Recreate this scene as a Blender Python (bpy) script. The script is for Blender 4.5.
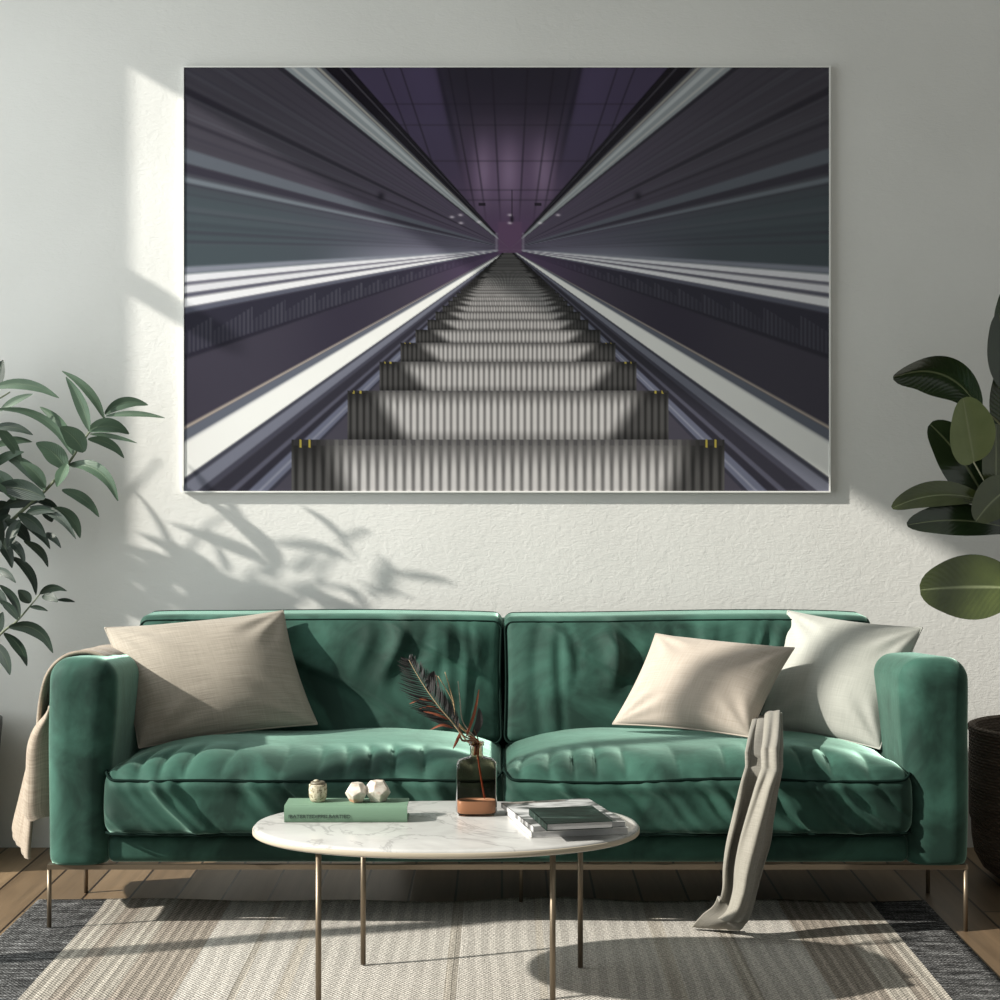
import bpy, math, random
import numpy as np
from mathutils import Vector
for o in list(bpy.data.objects): bpy.data.objects.remove(o)
S = bpy.context.scene
COL = S.collection
PI = math.pi

# ------------------------------------------------------------------ camera
F, HX, HY, HC = 1730.0, 502.0, 460.0, 1.176      # focal length in px, horizon point, eye height
cam = bpy.data.cameras.new('camera'); camo = bpy.data.objects.new('camera', cam); COL.objects.link(camo)
cam.sensor_width = 36; cam.lens = 36 * F / 1000
cam.shift_x = -(HX - 500) / 1000; cam.shift_y = -(500 - HY) / 1000
camo.location = (0, 0, HC); camo.rotation_euler = (PI / 2, 0, 0)
cam.clip_start = .05
S.camera = camo
# ------------------------------------------------------------------ light
SUN_DIR = Vector((1.6, .5, -.95))
wd = bpy.data.worlds.new('world'); S.world = wd; wd.use_nodes = True
bg = wd.node_tree.nodes['Background']; bg.inputs[0].default_value = (.97, 1.0, .96, 1); bg.inputs[1].default_value = .36
sl = bpy.data.lights.new('sun', 'SUN'); sl.energy = 7.4; sl.angle = math.radians(.95); sl.color = (1, .955, .87)
so = bpy.data.objects.new('sun', sl); COL.objects.link(so); so.location = (-6, 1, 5)
so.rotation_euler = SUN_DIR.to_track_quat('-Z', 'Y').to_euler()
al = bpy.data.lights.new('window_daylight', 'AREA'); al.shape = 'RECTANGLE'; al.size = 2.5; al.size_y = 2.6; al.energy = 60
al.color = (.95, 1, 1)
ao = bpy.data.objects.new('window_daylight', al); COL.objects.link(ao); ao.location = (-2.3, 3.65, 1.7); ao.rotation_euler = (0, -PI / 2, 0)
S.view_settings.view_transform = 'Standard'; S.view_settings.look = 'None'
S.view_settings.exposure = 0.0; S.view_settings.gamma = 1; S.view_settings.use_curve_mapping = False

# ------------------------------------------------------------------ helpers
OFF = {}
def P(px, py, d):
    return np.array([(px - HX) * d / F, d, HC - (py - HY) * d / F])
def on_z(px, py, z):
    d = (HC - z) * F / (py - HY)
    return np.array([(px - HX) * d / F, d, z])

def raw(name, V, faces, mat, parent=None, smooth=True, uv=None):
    V = np.asarray(V, float)
    off = OFF.get(parent.name, np.zeros(3)) if parent else np.zeros(3)
    me = bpy.data.meshes.new(name)
    me.from_pydata((V - off).tolist(), [], faces)
    if uv is not None:
        l = me.uv_layers.new(name='UVMap')
        idx = np.zeros(len(me.loops), int); me.loops.foreach_get('vertex_index', idx)
        l.data.foreach_set('uv', np.asarray(uv, float)[idx].ravel())
    if smooth: me.polygons.foreach_set('use_smooth', [True] * len(me.polygons))
    if mat: me.materials.append(mat)
    me.update()
    o = bpy.data.objects.new(name, me); COL.objects.link(o)
    if parent: o.parent = parent; OFF[o.name] = off
    return o
def tag(o, label=None, cat=None, group=None, kind=None):
    for k, v in (('label', label), ('category', cat), ('group', group), ('kind', kind)):
        if v: o[k] = v
    return o
def thing(name, loc, label, cat, group=None):
    o = bpy.data.objects.new(name, None); COL.objects.link(o); o.location = loc; o.empty_display_size = .05
    OFF[o.name] = np.array(loc, float)
    return tag(o, label, cat, group)

class MB:
    def __init__(s): s.V = []; s.Fc = []; s.n = 0
    def add(s, V, faces):
        V = np.asarray(V, float); s.V.append(V); s.Fc += [tuple(i + s.n for i in f) for f in faces]; s.n += len(V); return s
    def box(s, x0, x1, y0, y1, z0, z1):
        V = [(x, y, z) for x in (x0, x1) for y in (y0, y1) for z in (z0, z1)]
        return s.add(V, [(0, 1, 3, 2), (4, 6, 7, 5), (0, 4, 5, 1), (2, 3, 7, 6), (0, 2, 6, 4), (1, 5, 7, 3)])
    def grid(s, A, cu=False, cv=False):
        nu, nv = A.shape[:2]; f = []
        for i in range(nu if cu else nu - 1):
            for j in range(nv if cv else nv - 1):
                a, b = (i + 1) % nu, (j + 1) % nv
                f.append((i * nv + j, a * nv + j, a * nv + b, i * nv + b))
        return s.add(A.reshape(-1, 3), f)
    def tube(s, pts, r, n=8, closed=False, caps=True):
        pts = np.asarray(pts, float); m = len(pts); r = np.broadcast_to(np.asarray(r, float), (m,))
        if closed: T = np.roll(pts, -1, 0) - np.roll(pts, 1, 0)
        else: T = np.gradient(pts, axis=0)
        T /= np.linalg.norm(T, axis=1)[:, None] + 1e-12
        up = np.array([0, 0, 1.]) if abs(T[0][2]) < .9 else np.array([1., 0, 0])
        R = []
        for i in range(m):
            a = np.cross(T[i], up); a /= np.linalg.norm(a) + 1e-12; b = np.cross(a, T[i]); up = b
            t = np.arange(n) * 2 * PI / n
            R.append(pts[i] + r[i] * (np.cos(t)[:, None] * a + np.sin(t)[:, None] * b))
        base = s.n; s.grid(np.array(R), cu=closed, cv=True)
        if caps and not closed:
            s.Fc.append(tuple(base + k for k in range(n))); s.Fc.append(tuple(base + (m - 1) * n + k for k in reversed(range(n))))
        return s
    def lathe(s, prof, c, n=40, sx=1, sy=1):
        t = np.arange(n) * 2 * PI / n
        A = np.array([[(c[0] + r * sx * math.cos(a), c[1] + r * sy * math.sin(a), c[2] + z) for a in t] for r, z in prof])
        return s.grid(A, cv=True)
    def build(s, name, mat, parent=None, smooth=True, uv=None):
        return raw(name, np.concatenate(s.V), s.Fc, mat, parent, smooth, uv)

def axis(h, r, n, k=5):
    a = -h + r * (1 - np.cos(np.linspace(0, PI / 2, k)))[:: 1] if False else np.linspace(-h, -h + r, k)
    return np.concatenate([a[:-1], np.linspace(-h + r, h - r, n), -a[::-1][1:]])
def rbox_pts(c, h, r, n):
    """rounded box: returns points (local, before deformation) and faces"""
    ax = [axis(h[i], r, n[i]) for i in range(3)]
    idx = {}; V = []; Fc = []
    def vid(i, j, k):
        if (i, j, k) not in idx: idx[(i, j, k)] = len(V); V.append((ax[0][i], ax[1][j], ax[2][k]))
        return idx[(i, j, k)]
    L = [len(a) for a in ax]
    for d in range(3):
        a, b = [(1, 2), (2, 0), (0, 1)][d]
        for side in (0, L[d] - 1):
            for i in range(L[a] - 1):
                for j in range(L[b] - 1):
                    q = []
                    for di, dj in ((0, 0), (1, 0), (1, 1), (0, 1)):
                        t = [0, 0, 0]; t[d] = side; t[a] = i + di; t[b] = j + dj; q.append(vid(*t))
                    Fc.append(tuple(q if side else q[::-1]))
    V = np.array(V); h = np.array(h)
    q = np.clip(V, -(h - r), h - r); d = V - q; n_ = np.linalg.norm(d, axis=1); n_[n_ == 0] = 1
    return q + r * d / n_[:, None], Fc
def rbox(name, c, h, r, n, mat, parent, deform=None):
    V, Fc = rbox_pts(c, h, r, n); c = np.array(c)
    V = V + c if deform is None else deform(V) + c
    return raw(name, V, Fc, mat, parent)
def rrect(hx, hz, r, n=40, k=8):
    """rounded rectangle loop (x,z)"""
    pts = []
    for cx, cz, a0 in ((hx - r, hz - r, 0), (-hx + r, hz - r, PI / 2), (-hx + r, -hz + r, PI), (hx - r, -hz + r, 1.5 * PI)):
        for t in np.linspace(a0, a0 + PI / 2, k): pts.append((cx + r * math.cos(t), cz + r * math.sin(t)))
    pts.append(pts[0]); pts = np.array(pts)
    out = [pts[0]]
    for a, b in zip(pts[:-1], pts[1:]):
        m = max(1, int(np.linalg.norm(b - a) / .02))
        for i in range(1, m + 1): out.append(a + (b - a) * i / m)
    return np.array(out[:-1])
def ridges(x, seed, n=14, lo=-1, hi=1, w=(.02, .06), sg=(1, 1, -1)):
    rr = random.Random(seed); y = np.zeros_like(x)
    for _ in range(n):
        c = rr.uniform(lo, hi); s = rr.uniform(*w); y += rr.uniform(.4, 1) * rr.choice(sg) * np.exp(-((x - c) / s) ** 2)
    return y
def wob(x, y, seed, k=6, f=6):
    rr = random.Random(seed); o = np.zeros_like(x)
    for _ in range(k):
        a = rr.uniform(0, 2 * PI); q = rr.uniform(.5, 1.5) * f
        o += np.sin((x * math.cos(a) + y * math.sin(a)) * q + rr.uniform(0, 6.28))
    return o / k
def sm(x, a, b):
    t = np.clip((x - a) / (b - a), 0, 1); return t * t * (3 - 2 * t)

# ------------------------------------------------------------------ materials
def srgb(r, g, b):
    f = lambda c: (c / 255) / 12.92 if c / 255 <= .04045 else ((c / 255 + .055) / 1.055) ** 2.4
    return (f(r), f(g), f(b), 1)
class M:
    def __init__(s, name, base=(.5, .5, .5, 1), rough=.5, spec=.5, **kw):
        s.m = bpy.data.materials.new(name); s.m.use_nodes = True; s.t = s.m.node_tree; s.b = s.t.nodes['Principled BSDF']
        s.i('Base Color', base); s.i('Roughness', rough); s.i('Specular IOR Level', spec)
        for k, v in kw.items(): s.i(k.replace('_', ' '), v)
    def i(s, k, v):
        if isinstance(v, bpy.types.NodeSocket): s.t.links.new(v, s.b.inputs[k])
        else: s.b.inputs[k].default_value = v
    def n(s, typ, outs=0, props=None, **kw):
        nd = s.t.nodes.new('ShaderNode' + typ)
        for k, v in (props or {}).items(): setattr(nd, k, v)
        for k, v in kw.items():
            key = int(k[1:]) if k[0] == '_' and k[1:].isdigit() else k.replace('_', ' ')
            if isinstance(v, bpy.types.NodeSocket): s.t.links.new(v, nd.inputs[key])
            else: nd.inputs[key].default_value = v
        return nd.outputs[outs]
    def co(s, which='Object', scale=(1, 1, 1), rot=(0, 0, 0), loc=(0, 0, 0)):
        tc = s.t.nodes.new('ShaderNodeTexCoord')
        return s.n('Mapping', Vector=tc.outputs[which], Scale=scale, Rotation=rot, Location=loc)
    def math(s, op, a, b=0.0, c=0.0, clamp=False):
        return s.n('Math', props={'operation': op, 'use_clamp': clamp}, _0=a, _1=b, _2=c)
    def mix(s, f, a, b, bt='MIX'):
        nd = s.t.nodes.new('ShaderNodeMix'); nd.data_type = 'RGBA'; nd.blend_type = bt
        for sk, v in ((nd.inputs[0], f), (nd.inputs[6], a), (nd.inputs[7], b)):
            if isinstance(v, bpy.types.NodeSocket): s.t.links.new(v, sk)
            else: sk.default_value = v
        return nd.outputs[2]
    def ramp(s, f, stops, interp='LINEAR'):
        nd = s.t.nodes.new('ShaderNodeValToRGB'); nd.color_ramp.interpolation = interp; e = nd.color_ramp.elements
        while len(e) < len(stops): e.new(0)
        for el, (p, c) in zip(e, stops): el.position = p; el.color = c if len(c) == 4 else (*c, 1)
        s.t.links.new(f, nd.inputs[0]); return nd.outputs[0]
    def noise(s, vec, scale, detail=3, rough=.5, dist=0.0):
        return s.n('TexNoise', Vector=vec, Scale=scale, Detail=detail, Roughness=rough, Distortion=dist)
    def sep(s, vec, k):
        return s.n('SeparateXYZ', outs=k, Vector=vec)
    def bump(s, h, strength=.3, dist=.01):
        s.i('Normal', s.n('Bump', Strength=strength, Distance=dist, Height=h))
g3 = lambda v: (v, v, v, 1)

def m_wall():
    m = M('plaster', rough=.9, spec=.2); c = m.co()
    n1 = m.noise(c, 38, 4, .6, .8); n2 = m.noise(m.co(scale=(30, 30, 90), rot=(0, .6, 0)), 1.0, 3, .55, 1.5)
    n3 = m.noise(c, 2.2, 2)
    m.i('Base Color', m.ramp(n3, [(.3, (.665, .665, .640)), (.7, (.715, .715, .690))]))
    h = m.math('ADD', m.math('MULTIPLY', n1, .6), m.math('MULTIPLY', n2, .5))
    m.bump(h, .22, .008); return m.m
def m_floor():
    m = M('wood_planks', rough=.42, spec=.4)
    c = m.co(rot=(0, 0, PI / 2))
    nd = m.t.nodes.new('ShaderNodeTexBrick'); m.t.links.new(c, nd.inputs['Vector'])
    nd.offset = .37; nd.inputs['Color1'].default_value = srgb(140, 118, 92); nd.inputs['Color2'].default_value = srgb(106, 88, 68)
    nd.inputs['Mortar'].default_value = srgb(38, 28, 20)
    for k, v in (('Scale', 1), ('Mortar Size', .0035), ('Mortar Smooth', .1), ('Bias', .1), ('Brick Width', 1.9), ('Row Height', .125)): nd.inputs[k].default_value = v
    gr = m.noise(m.co(scale=(26, 1.6, 1)), 1, 6, .65, .6)
    col = m.mix(.55, nd.outputs['Color'], m.ramp(gr, [(.3, g3(.45)), (.7, g3(1.25))]), 'MULTIPLY')
    m.i('Base Color', col)
    m.bump(m.math('SUBTRACT', m.math('MULTIPLY', gr, .15), nd.outputs['Fac']), .4, .003)
    return m.m
def velvet(name, base, tint, c2):
    m = M(name, rough=.75, spec=.25, Sheen_Weight=1.0, Sheen_Roughness=.34, Sheen_Tint=tint)
    c = m.co()
    n1 = m.noise(c, 5.5, 4, .55, .6); n2 = m.noise(c, 700, 2, .6)
    col = m.mix(m.ramp(n1, [(.38, g3(0)), (.64, g3(1))]), base, c2); m.i('Base Color', col)
    m.bump(m.math('ADD', m.math('MULTIPLY', n2, .1), m.math('MULTIPLY', m.noise(c, 22, 3, .5), .7)), .22, .008); return m.m
def linen(name, a, b, su=150, sv=150, bump=.3, wv=.5):
    m = M(name, rough=.9, spec=.15, Sheen_Weight=.15); c = m.co('UV')
    t1 = m.noise(m.co('UV', scale=(4, su, 1)), 1, 3, .6); t2 = m.noise(m.co('UV', scale=(sv, 4, 1)), 1, 3, .6)
    f = m.math('ADD', m.math('MULTIPLY', t1, wv), m.math('MULTIPLY', t2, 1 - wv))
    m.i('Base Color', m.ramp(f, [(.35, a), (.65, b)])); m.bump(f, bump, .003); return m.m
def m_rug():
    m = M('woven_rug', rough=.95, spec=.05); c = m.co(); x = m.sep(c, 0); y = m.sep(c, 1)
    xn = m.math('DIVIDE', m.math('ADD', x, 1.232), 2.354)
    lt, be, tp, gy = (.64, .605, .55), (.57, .525, .455), (.45, .395, .335), (.12, .115, .11)
    q = lambda X: (X + 1.232) / 2.354
    band = m.ramp(xn, [(0, gy), (q(-1.05), be), (q(-.985), tp), (q(-.94), be), (q(-.86), tp), (q(-.72), lt), (q(-.60), be), (q(-.585), lt), (q(-.50), be), (q(-.47), lt),
                       (q(-.13), be), (q(-.105), lt), (q(.08), be), (q(.1), lt), (q(.36), be), (q(.40), lt), (q(.53), be), (q(.57), lt), (q(.72), tp), (q(.84), be), (q(.9), tp), (q(.93), be), (q(.971), gy)], 'CONSTANT')
    # thin dark stripe lines running along the depth
    rib = m.ramp(m.math('SINE', m.math('ADD', m.math('MULTIPLY', x, 260.0), m.math('MULTIPLY', m.noise(c, 4, 2), 1.5))), [(.0, g3(.55)), (.35, g3(1))])
    bm = m.ramp(xn, [(0, g3(0)), (q(-1.05), g3(1)), (q(-.72), g3(0)), (q(-.6), g3(1)), (q(-.585), g3(0)), (q(-.13), g3(.8)), (q(-.10), g3(0)), (q(.53), g3(1)), (q(.57), g3(0)), (q(.72), g3(1)), (q(.971), g3(0))], 'CONSTANT')
    col = m.mix(m.math('MULTIPLY', bm, .5), band, rib, 'MULTIPLY')
    # grey end bands: black and white flecked rows running across
    st = m.noise(m.co(scale=(10, 95, 1)), 1, 3, .7); sp = m.noise(c, 220, 2, .7)
    gcol = m.ramp(m.math('ADD', m.math('MULTIPLY', st, .6), m.math('MULTIPLY', sp, .45)), [(.40, g3(.022)), (.53, g3(.085)), (.64, g3(.36))])
    em = m.ramp(xn, [(0, g3(1)), (q(-1.05), g3(0)), (q(.971), g3(1))], 'CONSTANT')
    col = m.mix(em, col, gcol)
    fl = m.ramp(m.noise(m.co(scale=(160, 90, 1)), 1, 2, .7), [(.3, g3(.45)), (.62, g3(1.1))])
    ln = m.ramp(m.math('SINE', m.math('ADD', m.math('MULTIPLY', x, 165.0), m.math('MULTIPLY', m.noise(m.co(scale=(5, 1.5, 1)), 1, 2), 9.0))), [(.0, g3(.45)), (.12, g3(.62)), (.2, g3(1))])
    col = m.mix(m.math('MULTIPLY', m.noise(c, 3, 2), .55), col, ln, 'MULTIPLY')
    col = m.mix(.8, col, fl, 'MULTIPLY')
    wv = m.math('MULTIPLY', m.math('SINE', m.math('MULTIPLY', x, 620.0)), m.math('SINE', m.math('MULTIPLY', y, 480.0)))
    col = m.mix(.6, col, m.ramp(wv, [(.0, g3(.5)), (.5, g3(1.12))]), 'MULTIPLY'); m.i('Base Color', col)
    h = m.math('ADD', m.math('MULTIPLY', wv, .5), m.math('MULTIPLY', m.math('MULTIPLY', bm, rib), 1.2)); m.bump(m.math('ADD', h, sp), .55, .004); return m.m
def m_marble():
    m = M('white_marble', rough=.22, spec=.5); c = m.co()
    n1 = m.noise(c, 3.2, 5, .6, 1.6); v = m.math('ABSOLUTE', m.math('SUBTRACT', n1, .5))
    n2 = m.noise(c, 7, 4, .6, .8)
    vein = m.ramp(v, [(0, g3(.72)), (.022, g3(1)), (1, g3(1))])
    m.i('Base Color', m.mix(1, m.ramp(n2, [(.35, (.47, .465, .45)), (.65, (.57, .565, .55))]), vein, 'MULTIPLY')); return m.m
def leafmat(name, a, b, rough=.4, spec=.5, vein=.4, coat=0.0):
    m = M(name, rough=rough, spec=spec, Coat_Weight=coat, Coat_Roughness=.25); c = m.co('UV'); u = m.sep(c, 0); v = m.sep(c, 1)
    d = m.math('ABSOLUTE', m.math('SUBTRACT', v, .5))
    rib = m.ramp(d, [(0, g3(1)), (.014, g3(.6)), (.035, g3(0))])
    side = m.math('SINE', m.math('MULTIPLY', m.math('ADD', u, m.math('MULTIPLY', d, -.5)), 95.0))
    n = m.noise(m.co(), 16, 3)
    col = m.mix(n, a, b); col = m.mix(m.math('MULTIPLY', rib, vein), col, (.32, .36, .2, 1)); m.i('Base Color', col)
    m.bump(m.math('ADD', m.math('MULTIPLY', side, .12), m.math('MULTIPLY', rib, -.6)), .3, .004); return m.m

WALL = m_wall(); FLOOR = m_floor(); RUG = m_rug(); MARBLE = m_marble()
VEL = velvet('green_velvet', (.007, .028, .020, 1), (.52, .84, .70, 1), (.031, .094, .070, 1))
PIPE = M('dark_green_piping', (.003, .012, .009, 1), .85, .1).m
BRONZE = M('bronze_metal', srgb(122, 110, 94), .42, .5, Metallic=.8).m
LINEN_L = linen('greige_linen', srgb(138, 131, 120), srgb(168, 160, 148), 190, 130, .35, .75)
LINEN_M = linen('beige_linen', srgb(164, 153, 141), srgb(184, 174, 163), 170, 170, .25, .55)
LINEN_R = linen('pale_grey_linen', srgb(162, 163, 156), srgb(180, 181, 174), 160, 160, .2, .5)
THROW = linen('grey_wool', srgb(122, 119, 110), srgb(150, 146, 137), 120, 200, .3, .5)
THROW2 = linen('taupe_wool', srgb(126, 114, 101), srgb(168, 156, 141), 90, 90, .5, .5)
WHITE = M('white_frame_paint', (.80, .80, .77, 1), .45).m
DARKPOT = M('dark_ceramic', (.012, .012, .012, 1), .5).m
SOIL = M('soil', (.03, .02, .013, 1), .95).m

# ------------------------------------------------------------------ room shell
YW = 5.25; XL = -2.10; XR = 3.2; ZC = 3.45
tag(MB().box(XL - .12, XR, -1, YW, -.1, 0).build('floor', FLOOR, smooth=False), kind='structure')
tag(MB().box(XL - .12, XR, YW, YW + .12, 0, ZC).build('wall_back', WALL, smooth=False), kind='structure')
WY0, WY1, WZ0, WZ1 = 2.35, 4.944, .25, 3.015
w = MB(); w.box(XL - .12, XL, -1, WY0, 0, ZC); w.box(XL - .12, XL, WY1, YW, 0, ZC); w.box(XL - .12, XL, WY0, WY1, 0, WZ0); w.box(XL - .12, XL, WY0, WY1, WZ1, ZC)
tag(w.build('wall_left', WALL, smooth=False), kind='structure')
tag(MB().box(XL - .12, XR, -1, YW + .12, ZC, ZC + .1).build('ceiling', M('white_ceiling', (.75, .75, .73, 1), .9).m, smooth=False), kind='structure')
w = MB()
w.box(XL - .10, XL - .05, 4.81, WY1, 2.31, 2.362); w.box(XL - .10, XL - .05, 3.70, 3.765, WZ0, WZ1); w.box(XL - .10, XL - .05, WY0, WY0 + .04, WZ0, WZ1)  # first box: unseen stub added to cast a short bar shadow on the wall
w.box(XL - .10, XL - .05, WY0, WY1, WZ0, WZ0 + .05)
tag(w.build('window_1', WHITE, smooth=False), kind='structure')

# ------------------------------------------------------------------ rug
nx, ny = 120, 70
xs = np.linspace(-1.232, 1.122, nx); ys = np.linspace(2.9, 4.59, ny)
X, Y = np.meshgrid(xs, ys, indexing='ij')
Yw = Y + sm(Y, 4.3, 4.59) * .012 * (np.sin(X * 5 + .6) + .5 * np.sin(X * 13))
Z = .007 + .0015 * np.sin(X * 9 + Y * 3) + .003 * np.exp(-((Y - 4.57) / .05) ** 2) * (1 + np.sin(X * 11))
T = np.stack([X, Yw, Z], -1); B = T.copy(); B[..., 2] = .001
mb = MB(); mb.grid(T)
n0 = nx * ny
ring = [(i, 0) for i in range(nx)] + [(nx - 1, j) for j in range(1, ny)] + [(i, ny - 1) for i in range(nx - 2, -1, -1)] + [(0, j) for j in range(ny - 2, 0, -1)]
mb.V.append(np.array([B[i, j] for i, j in ring])); k = len(ring)
for a in range(k):
    b = (a + 1) % k; i, j = ring[a]; i2, j2 = ring[b]
    mb.Fc.append((i * ny + j, n0 + a, n0 + b, i2 * ny + j2))
mb.n += k
tag(mb.build('rug', RUG), 'beige striped woven rug with dark grey end bands under the coffee table', 'rug')

# ------------------------------------------------------------------ wall picture (framed print of an escalator)
PX0, PX1, PY0, PY1 = 184., 829., 67.5, 491.
YP = YW - .016                                  # front plane of the print
a0 = P(PX0, PY1, YP); a1 = P(PX1, PY0, YP)
pic = thing('framed_print', ((a0[0] + a1[0]) / 2, YW, a0[2]), 'large framed escalator photograph in a thin pale frame above the green sofa', 'picture')
def escalator_print():
    W_, H_ = 646, 425
    x, y = np.meshgrid(np.linspace(PX0, PX1, W_), np.linspace(PY0, PY1, H_), indexing='ij')
    vx, vy = 510., 249.
    s = np.where(x < vx, -1, 1); ax_ = np.abs(x - vx) + 1e-6
    ax_ = ax_ * np.where(x < vx, 1.0, 1.018)        # fold right half onto left
    t = (y - vy) / ax_                              # slope of the ray through the vanishing point
    r = ax_ / 326.                                  # 0 centre, 1 edge
    rr = np.random.RandomState(3)
    C = np.zeros(x.shape + (3,))
    def lay(mask, col, alpha=1.0):
        m_ = (np.clip(mask, 0, 1) * alpha)[..., None]; C[:] = C * (1 - m_) + np.array(col, float) * m_
    def band(t0, t1, col, alpha=1.0, soft=.008):
        w = soft + .6 / ax_
        lay(np.clip((t - t0) / w + .5, 0, 1) * np.clip((t1 - t) / w + .5, 0, 1), col, alpha)
    # ceiling and end wall
    C[:] = (50, 46, 60)
    lay(sm(ax_, 150, 60), (50, 45, 58)); 
    lay(np.exp(-(((y - 185) / 60) ** 2)) * np.exp(-((ax_ / 75) ** 2)), (104, 84, 114), .8)
    for cx, wd_ in ((483, 10), (509, 11), (543, 12)):
        lay(np.exp(-(((y - 172) / 32) ** 2)) * np.exp(-(((x - cx) / wd_) ** 2)), (152, 130, 160), .6)
    lay(sm(y, 200, 240) * np.exp(-((ax_ / 60) ** 2)), (98, 72, 106), .8)
    lay(np.exp(-((ax_ - 90 - (66 - y) * -.25 * -1) / 22) ** 2) * sm(y, 190, 80), (78, 70, 100), .75)   # side wall panels
    edge = 72 - (y - 66) * .22
    lay(sm(ax_ - edge, -3, 4) * sm(y, 235, 120), (70, 62, 86), .8)
    lay(np.exp(-((ax_ - edge) / 3.0) ** 2) * sm(y, 200, 100), (34, 31, 42), .7)
    lay(sm(edge - ax_, -4, 6) * sm(y, 150, 66), (42, 40, 50), .75)
    for k in (104, 125, 161, 190, 200): lay(np.exp(-((y - k) / .8) ** 2) * (ax_ < 130), (36, 32, 42), .38)
    for k0 in (18, 45, 62, 110, 128): lay(np.exp(-((ax_ - k0 * (1 - (y - 66) / 330)) / .9) ** 2) * sm(y, 235, 180), (34, 30, 40), .6)
    # side walls of the shaft (smear of dark glass)
    band(-.80, 9, (56, 53, 64)) if False else None
    band(-.80, .9, (62, 60, 68))
    band(-.80, -.20, (64, 62, 70), .6)
    lay(sm(t, -.30, -.12) * (t < .1), (66, 76, 81), .9)
    lay(np.exp(-(ax_ / 150) ** 2) * (t > -.80) * (t < .3), (94, 82, 106), .7)
    for k in range(70):
        t0 = rr.uniform(-.78, .0); w_ = rr.uniform(.002, .009); band(t0, t0 + w_, (48, 46, 56) if rr.rand() < .55 else (84, 85, 93), rr.uniform(.12, .4))
    band(-.50, -.475, (40, 38, 46), .7); band(-.40, -.385, (42, 40, 48), .6)
    band(-.31, -.265, (92, 99, 108), .75); band(-.262, -.235, (48, 46, 56), .8); band(-.222, -.205, (112, 120, 128), .75)
    lay(np.exp(-((y - 262 + 8 * r) / 14) ** 2) * sm(ax_, 12, 40) * sm(ax_, 210, 90) * (t < .09), (150, 152, 168), .5)
    # upper handrail
    band(-.82, -.57, (24, 22, 28), .0)
    band(-1.13, -.975, (26, 24, 30), .95); band(-1.075, -1.06, (92, 90, 98), .6)
    band(-.975, -.93, (70, 72, 78)); band(-.955, -.935, (170, 166, 158), .8); band(-.93, -.80, (136, 142, 146)); band(-.905, -.875, (176, 180, 184), .8); band(-.84, -.825, (176, 176, 176), .8); band(-.80, -.775, (44, 43, 50), .9)
    # bright smeared balustrade lines
    band(.055, .075, (120, 124, 136)); band(.078, .104, (206, 206, 212)); band(.104, .112, (96, 96, 110)); band(.112, .138, (202, 202, 208)); band(.138, .150, (84, 84, 98)); band(.150, .181, (214, 214, 218))
    band(.181, .20, (84, 86, 100)); band(.20, .335, (46, 45, 56))
    # dim reflection of the steps in the glass
    ph = np.log(ax_ + 1) * 7.2; saw = ph - np.floor(ph)
    zone = (t > .225 + .05 * saw) * (t < .325) * sm(r, .08, .25)
    lay(zone * (.5 + .5 * np.sin(x * 1.5)) * (1 - .5 * saw), (96, 96, 106), .42)
    band(.325, .345, (40, 38, 48), .8)
    band(.34, .545, (60, 57, 68)); lay((t > .34) * (t < .545) * np.exp(-((r - .5) / .16) ** 2), (44, 40, 54), .5)
    lay((t > .2) * (t < .545) * np.exp(-(ax_ / 70) ** 2), (92, 68, 104), .6)
    band(.545, .556, (168, 156, 146)); band(.556, .592, (92, 96, 108))
    band(.592, .705, (222, 222, 220)); band(.592, .60, (180, 182, 186), .6)
    band(.705, .722, (62, 63, 74)); band(.722, .775, (106, 108, 122)); band(.775, .80, (64, 64, 76)); band(.80, .86, (48, 47, 56)); band(.86, .885, (78, 78, 92)); band(.885, .925, (44, 43, 52))
    band(.925, 1.0, (92, 95, 112)); band(.96, .972, (128, 130, 144), .8); band(1.0, 1.02, (50, 50, 60)); band(1.02, 9, (64, 62, 72))
    lay(sm(13 - ax_, 0, 2) * (y < 253) * (y > 222), (96, 72, 100), .9); lay(np.exp(-((ax_ - 13.5) / 1.2) ** 2) * (y < 250) * (y > 233), (150, 140, 160), .6)
    # steps
    dy = np.maximum(y - 252, .4); kf = (1 / dy - .00532) / .00190; kk = np.ceil(kf - 1e-6); yk = 252 + 1 / np.maximum(.00532 + .0019 * kk, .001)
    yk = np.where(kk < 0, 440 + 90, yk)
    kk0 = np.floor((1 / dy - .00532) / .00190)       # step whose nosing is above this pixel
    ktop = np.ceil((1 / dy - .00532) / .00190); ytop = 252 + 1 / (.00532 + .0019 * np.maximum(ktop, -1)); ynext = 252 + 1 / np.maximum(.00532 + .0019 * (ktop - 1), .0012)
    fr = np.clip((y - ytop) / (ynext - ytop), 0, 1)  # 0 at nosing .. 1 at foot of riser
    hw = 1.125 * (ytop - 252) + 5
    u = (x - 508) / hw
    on = (y > 253) * (np.abs(u) < 1)
    rib = np.clip(.5 + .62 * np.cos(u * 2 * PI * 24) + .35 * (sm(fr, 0, .45) - .5), 0, 1); far = sm(ytop, 262, 300)
    lum = 92 + 88 * np.power(rib, .8) * sm(fr, -.1, .35); lum = far * lum + (1 - far) * 92
    lum = lum * (1 - .25 * sm(fr, .75, 1)) * (1 - .12 * np.exp(-(fr / .10) ** 2))
    au = np.abs(u); le = .86 - .20 * fr; shade = sm(au, le - .10, le + .05)
    lum = lum * (1 - .60 * shade) * (.84 + .2 * sm(ytop, 255, 440))
    col = np.stack([lum * 1.0, lum * .985, lum * .985], -1)
    C[on] = col[on]
    yel = on * (au > .90) * (au < .985) * (fr < .07) * (rib > .75) * far * (ytop > 330)
    lay(yel, (176, 160, 70), .75)
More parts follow.
